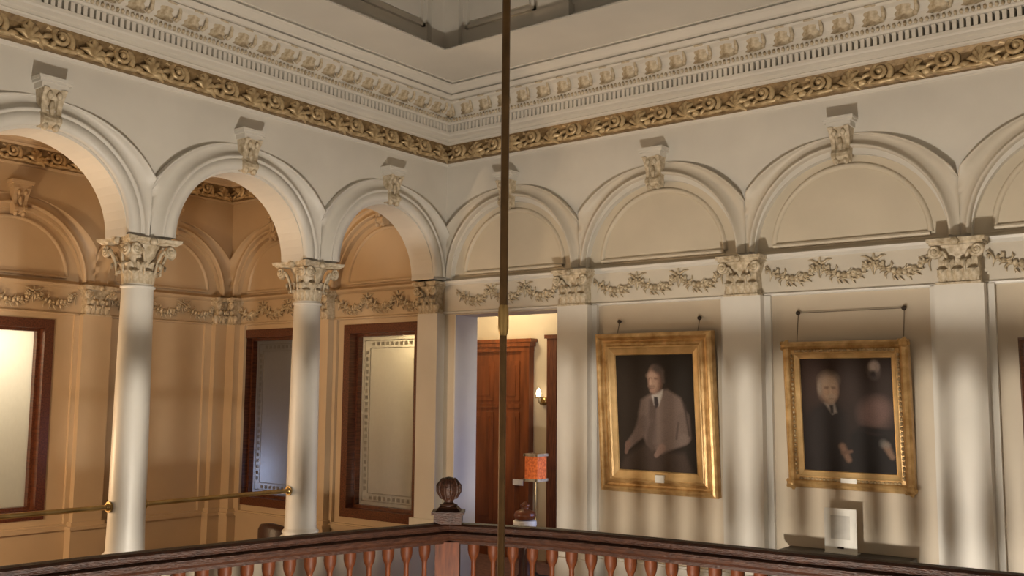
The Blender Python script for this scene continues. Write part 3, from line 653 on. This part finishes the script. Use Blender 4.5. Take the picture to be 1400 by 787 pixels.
def canvas_obj(p, w, h, parent, M):
    H_, W_ = p.H, p.W
    xs = np.linspace(-w/2, w/2, W_); zs = np.linspace(h/2, -h/2, H_); X, Z = np.meshgrid(xs, zs)
    vs = np.stack([X, Z, 0*X], -1).reshape(-1, 3); idx = np.arange(H_*W_).reshape(H_, W_)
    fs = np.stack([idx[1:, :-1], idx[1:, 1:], idx[:-1, 1:], idx[:-1, :-1]], -1).reshape(-1, 4)
    back = [(-w/2, -h/2, -.02), (w/2, -h/2, -.02), (w/2, h/2, -.02), (-w/2, h/2, -.02)]
    k = len(vs); allv = vs.tolist()+back; c = [int(idx[-1, 0]), int(idx[-1, -1]), int(idx[0, -1]), int(idx[0, 0])]
    ff = fs.tolist()+[[k+3, k+2, k+1, k]]
    me = bpy.data.meshes.new('canvas'); me.from_pydata(allv, [], ff)
    at = me.color_attributes.new('paint', 'FLOAT_COLOR', 'POINT')
    col = np.concatenate([np.concatenate([p.im.reshape(-1, 3), np.ones((H_*W_, 1))], 1), np.tile([.1, .08, .05, 1], (4, 1))]).astype(np.float32); at.data.foreach_set('color', col.ravel())
    m = MATS.get('oil_paint')
    if not m:
        m = bpy.data.materials.new('oil_paint'); m.use_nodes = True; nt = m.node_tree; bs = nt.nodes['Principled BSDF']; bs.inputs['Roughness'].default_value = .6; bs.inputs['Specular IOR Level'].default_value = .25
        a = nt.nodes.new('ShaderNodeAttribute'); a.attribute_name = 'paint'
        no = nt.nodes.new('ShaderNodeTexNoise'); no.inputs['Scale'].default_value = 90; mx = nt.nodes.new('ShaderNodeMix'); mx.data_type = 'RGBA'; mx.blend_type = 'SOFT_LIGHT'; mx.inputs[0].default_value = .35
        nt.links.new(a.outputs['Color'], mx.inputs[6]); nt.links.new(no.outputs['Fac'], mx.inputs[7]); nt.links.new(mx.outputs[2], bs.inputs['Base Color']); MATS['oil_paint'] = m
    me.materials.append(m); return put('canvas', me, parent, M)
def frame_ring(b, w0, h0, prof):
    """prof: (inset from the outer edge, n)"""
    rows = []
    for ins, n in prof:
        a, c = w0/2-ins, h0/2-ins; rows.append([(-a, -c, n), (a, -c, n), (a, c, n), (-a, c, n)])
    b.grid(rows, True)
def portrait(label, uc, vc, w, h, cw, ch, prof, m1, m2, painter, nails, plate, name='portrait', corners=False, split=.6):
    LEAN = .07; root = empty(name, (uc, -h/2*math.sin(LEAN), vc)); root.rotation_euler.x = LEAN; tag(root, label, 'painting'); INV = (Matrix.Translation(root.location) @ Matrix.Rotation(LEAN, 4, 'X')).inverted() @ Matrix.Translation((uc, 0, vc)); R = Matrix(((1, 0, 0, 0), (0, 0, -1, 0), (0, 1, 0, 0), (0, 0, 0, 1)))
    b = MB(); frame_ring(b, w, h, prof); fo = b.build('frame', m1, root, R)
    ins = (w-cw)/2; insv = (h-ch)/2
    b = MB(); rows = []
    last = prof[-1]
    for t, n in ((0, last[1]), (.12, last[1]+.004), (.3, last[1]-.002), (.85, last[1]-.014), (.9, last[1]-.010), (1, last[1]-.02)):
        a = w/2-(last[0]+(ins-last[0])*t); c = h/2-(last[0]+(insv-last[0])*t); rows.append([(-a, -c, n), (a, -c, n), (a, c, n), (-a, c, n)])
    b.grid(rows, True); b.build('inner_slip', m2, root, R)
    canvas_obj(painter(), cw+.02, ch+.02, root, R @ Matrix.Translation((0, 0, last[1]-.022)))
    if corners:
        for sx in (-1, 1):
            for sy in (-1, 1):
                b = MB(); b.blob((0, 0, .01), (.035, .035, .022), 8, 5)
                for k in range(5): a = k*2*PI/5; b.blob((.03*math.cos(a), .03*math.sin(a), .008), (.016, .016, .014), 6, 4)
                b.build('corner_ornament', m1, root, R @ Matrix.Translation((sx*(w/2-.025), sy*(h/2-.025), prof[1][1])))
        nb = 26
        b = MB()
        for i in range(nb):
            for sx in (-1, 1): b.blob((sx*(w/2-.062), -h/2+.08+(h-.16)*(i+.5)/nb, prof[-1][1]+.004), (.010, .015, .008), 6, 4)
            for sy in (-1, 1): b.blob((-w/2+.08+(w-.16)*(i+.5)/nb, sy*(h/2-.062), prof[-1][1]+.004), (.015, .010, .008), 6, 4)
        o = b.build('beading', 'antique_gold', root, R); o['kind'] = 'stuff'
    if plate:
        px, pz, pw, ph = plate; MB().box(px-pw/2, px+pw/2, pz-ph/2, pz+ph/2, prof[-1][1]-.012, prof[-1][1]+.012).build('name_card', 'card', root, R)
    for nx, nz in nails:
        MB().lathe([(.006, 0), (.006, .02), (.016, .022), (.016, .03), (.008, .034)], 10, axis='y').build('hanging_nail', 'iron', root, INV @ Matrix.Translation((nx, 0, nz)) @ Matrix.Rotation(PI, 4, 'Z'))
        MB().tube([(nx, -.02, nz), (nx+.004, -.07, h/2-.02)], .003, 5).build('hanging_wire', 'wire', root, INV)
    if len(nails) == 2 and corners: MB().tube([(nails[0][0], -.02, nails[0][1]), (nails[1][0], -.02, nails[1][1])], .0028, 5).build('cross_wire', 'wire', root, INV)
    return root
P1 = [(0, .0), (0, .06), (.012, .075), (.028, .08), (.04, .07), (.05, .052), (.062, .048), (.075, .062), (.09, .068), (.10, .06)]
portrait('gilt-framed portrait of a moustached man in a grey suit, seated against darkness', 2.19, 1.566, .985, 1.20, .655, .865, P1, 'frame_gold', 'frame_gold_pale', paint_one, ((-.345, .695), (.345, .697)), (.03, -.485, .075, .055))
P2 = [(0, .0), (0, .05), (.012, .07), (.03, .078), (.045, .068), (.055, .05), (.075, .052)]
portrait('gilt-framed dark portrait of a white-haired man beside a second pale head', 3.622, 1.578, .83, .98, .605, .745, P2, 'frame_gold', 'frame_gold_pale', paint_two, ((-.335, .69), (.375, .693)), (0, -.445, .105, .065), corners=True)
P3 = [(0, .0), (0, .03), (.012, .05), (.03, .055), (.05, .04), (.07, .042)]
portrait('dark-framed portrait cut off by the right edge of the view', 5.085, 1.57, .83, .98, .6, .74, P3, 'mahogany', 'frame_gold_pale', paint_three, (), None)

# ---------------------------------------------------------------- console table and notice below the second portrait
t = empty('console_table', (3.62, -.20, 0)); tag(t, 'narrow black console table against the wall below the second portrait', 'table')
MB().box(-.41, .41, -.16, .165, .655, .69).build('tabletop', 'ebony', t); MB().box(-.37, .37, -.13, .14, .56, .655).build('apron', 'ebony', t)
for x in (-.36, .36):
    for y in (-.12, .12): MB().lathe([(.025, 0), (.03, .03), (.018, .08), (.026, .4), (.03, .56)], 10, (x, y, 0)).build('leg', 'ebony', t)
t = empty('notice_stand', (3.59, -.15, .69)); tag(t, 'white printed notice in a clear stand on the black console table', 'notice')
MB().box(-.105, .105, -.004, .004, .0, .285).build('card_holder', 'card', t); MB().box(-.062, .062, -.007, -.004, .09, .24).build('printed_picture', 'print_grey', t)
MB().box(-.02, .02, -.008, -.004, .03, .042).build('caption', 'ebony', t); MB().box(-.105, .105, -.02, .06, .0, .004).build('foot', 'card', t)

# ---------------------------------------------------------------- tub chair in the corridor behind the column
t = empty('tub_chair', (-1.0, -.82, 0)); tag(t, 'low dark leather tub chair in the corridor behind the second column', 'chair')
b = MB(); rows = []
for k in range(17):
    a = PI*k/16+PI/2*0; R0, R1 = .21, .30; top = .50+.075*math.sin(a)**2
    ca, sa = math.cos(a), math.sin(a)
    rows.append([(R1*ca, -R1*sa, .12), (R1*ca, -R1*sa, top-.04), ((R1-.02)*ca, -(R1-.02)*sa, top), ((R0+.02)*ca, -(R0+.02)*sa, top), (R0*ca, -R0*sa, top-.04), (R0*ca, -R0*sa, .12)])
b.grid(rows, False, True); b.add(rows[0], [tuple(range(6))]); b.add(rows[-1], [tuple(range(6))]); b.build('backrest', 'leather', t)
MB().lathe([(.205, .12), (.205, .30), (.19, .335), (.10, .345)], 24).build('seat', 'leather', t)
for x, y in ((-.2, -.16), (.2, -.16), (-.2, .14), (.2, .14)): MB().lathe([(.016, 0), (.026, .13)], 8, (x, y, 0)).build('leg', 'mahogany', t)

# ---------------------------------------------------------------- balustrade round the stairwell
CN = Vector((2.272, -2.49)); ZR = 1.0
LP = [(2.262, -2.53), (2.095, -3.18), (1.985, -3.76), (1.905, -4.25), (1.86, -4.7), (1.83, -5.25), (1.82, -5.95)]
RP = [(2.32, -2.475), (2.864, -2.313), (3.558, -2.253), (4.165, -2.221), (4.63, -2.18), (5.045, -2.156), (5.65, -2.12)]
bal = empty('balustrade', (CN.x, CN.y, 0)); tag(bal, 'dark mahogany stair balustrade with turned balusters across the foreground', 'balustrade')
def smooth_plan(pts):
    P = [Vector(p)-CN for p in pts]; Q = []
    for i in range(len(P)-1):
        p0, p1, p2, p3 = P[max(i-1, 0)], P[i], P[i+1], P[min(i+2, len(P)-1)]
        for k in range(4):
            t = k/4; Q.append(.5*((2*p1)+(p2-p0)*t+(2*p0-5*p1+4*p2-p3)*t*t+(3*p1-p0-3*p2+p3)*t**3))
    return Q+[P[-1]]
QL, QR = smooth_plan([tuple(CN)]+LP[1:]), smooth_plan([tuple(CN)]+RP[1:])
RUN = [tuple(q) for q in QL[:0:-1]]+[tuple(q) for q in QR]
_h = [(.040, -.108), (.040, -.092), (.054, -.088), (.068, -.076), (.075, -.063), (.073, -.051), (.060, -.044), (.052, -.041), (.049, -.030), (.048, -.014), (.034, -.003)]
rp = [(-x, ZR+z) for x, z in _h]+[(0, ZR)]+[(x, ZR+z) for x, z in _h[::-1]]
hb = MB().path(rp+[rp[0]], RUN); _n = len(rp)+1
for k in (0, len(RUN)-1): hb.add(hb.v[k*_n:(k+1)*_n-1], [tuple(range(_n-1))])
hb.build('handrail', 'rail_wood', bal)
MB().path([(-.05, .0), (-.05, .11), (-.03, .125), (.03, .125), (.05, .11), (.05, .0), (-.05, .0)], RUN).build('bottom_rail', 'rail_wood', bal)
def balusters(Q):
    s = 0; nxt = .15
    for a, b_ in zip(Q[:-1], Q[1:]):
        d = b_-a; L = d.length
        while nxt <= s+L:
            p = a+d*((nxt-s)/L); put('baluster', BALM, bal, Matrix.Translation((p.x, p.y, 0)) @ Matrix.Rotation(math.atan2(d.y, d.x), 4, 'Z')); nxt += .112
        s += L
b = MB(); b.box(-.028, .028, -.028, .028, .12, .26)
b.lathe([(.024, .26), (.029, .275), (.018, .29), (.017, .31), (.030, .38), (.034, .43), (.030, .49), (.020, .58), (.015, .66), (.013, .76), (.0135, .80), (.017, .812), (.024, .826), (.029, .842), (.031, .855)], 14)
b.lathe([(.031, .855), (.032, .862), (.032, .905)], 14)
BALM = b.mesh('baluster', 'baluster_wood')
balusters(QL); balusters(QR)
nw = MB().box(-.065, .065, -.065, .065, 0, .90); nw.box(-.078, .078, -.078, .078, 0, .16); nw = nw.build('newel_post', 'baluster_wood', bal, Matrix.Rotation(.66, 4, 'Z'))
b = MB(); b.box(-.075, .075, -.075, .075, .995, 1.045); b.box(-.088, .088, -.088, .088, 1.045, 1.06); b.grid([[(-.07, -.07, 1.06), (.07, -.07, 1.06), (.07, .07, 1.06), (-.07, .07, 1.06)], [(-.045, -.045, 1.085), (.045, -.045, 1.085), (.045, .045, 1.085), (-.045, .045, 1.085)]], True)
b.build('newel_cap', 'rail_wood', nw)
MB().lathe([(.045, 1.085), (.05, 1.092), (.03, 1.10), (.022, 1.112), (.034, 1.122), (.048, 1.135), (.058, 1.155), (.061, 1.18), (.057, 1.205), (.044, 1.226), (.024, 1.238), (.004, 1.242)], 20).build('finial', 'rail_wood', nw)
for k in range(10):
    a = 2*PI*k/10; MB().tube([(.040*math.cos(a), .040*math.sin(a), 1.125), (.0605*math.cos(a), .0605*math.sin(a), 1.165), (.061*math.cos(a), .061*math.sin(a), 1.195), (.036*math.cos(a), .036*math.sin(a), 1.234)], [.006, .010, .010, .004], 5).build('finial_petal', 'rail_wood', nw)

# ---------------------------------------------------------------- chandelier hung in the stairwell on a long rod
ch = empty('chandelier', (3.914, -4.10, 0)); tag(ch, 'long brown metal pendant rod of a chandelier hanging through the middle of the view', 'chandelier')
MB().tube([(0, 0, 1.98), (0, 0, 5.85)], .0135, 14).build('upper_rod', 'rod_brass', ch); MB().tube([(0, 0, .1), (0, 0, 1.96)], .0115, 14).build('lower_rod', 'rod_brass', ch)
MB().lathe([(.0135, 1.985), (.017, 1.97), (.0175, 1.955), (.0175, 1.91), (.015, 1.895), (.012, 1.885)], 16).build('coupling', 'brass', ch)
MB().lathe([(.012, .085), (.03, .09), (.034, .12), (.03, .16), (.018, .18), (.012, .22)], 20).build('hub', 'brass', ch)
for k in range(4):
    a = 2*PI*k/4+.3; c, q = math.cos(a), math.sin(a)
    MB().tube([(.03*c, .03*q, .16), (.10*c, .10*q, .13), (.125*c, .125*q, .05), (.11*c, .11*q, -.03), (.05*c, .05*q, -.12)], .004, 6).build('cage_arm', 'brass', ch)
MB().lathe([(.012, .085), (.035, .06), (.055, .02), (.060, -.02), (.055, -.06), (.035, -.10), (.01, -.12)], 20).build('glass_globe', 'globe_glass', ch)
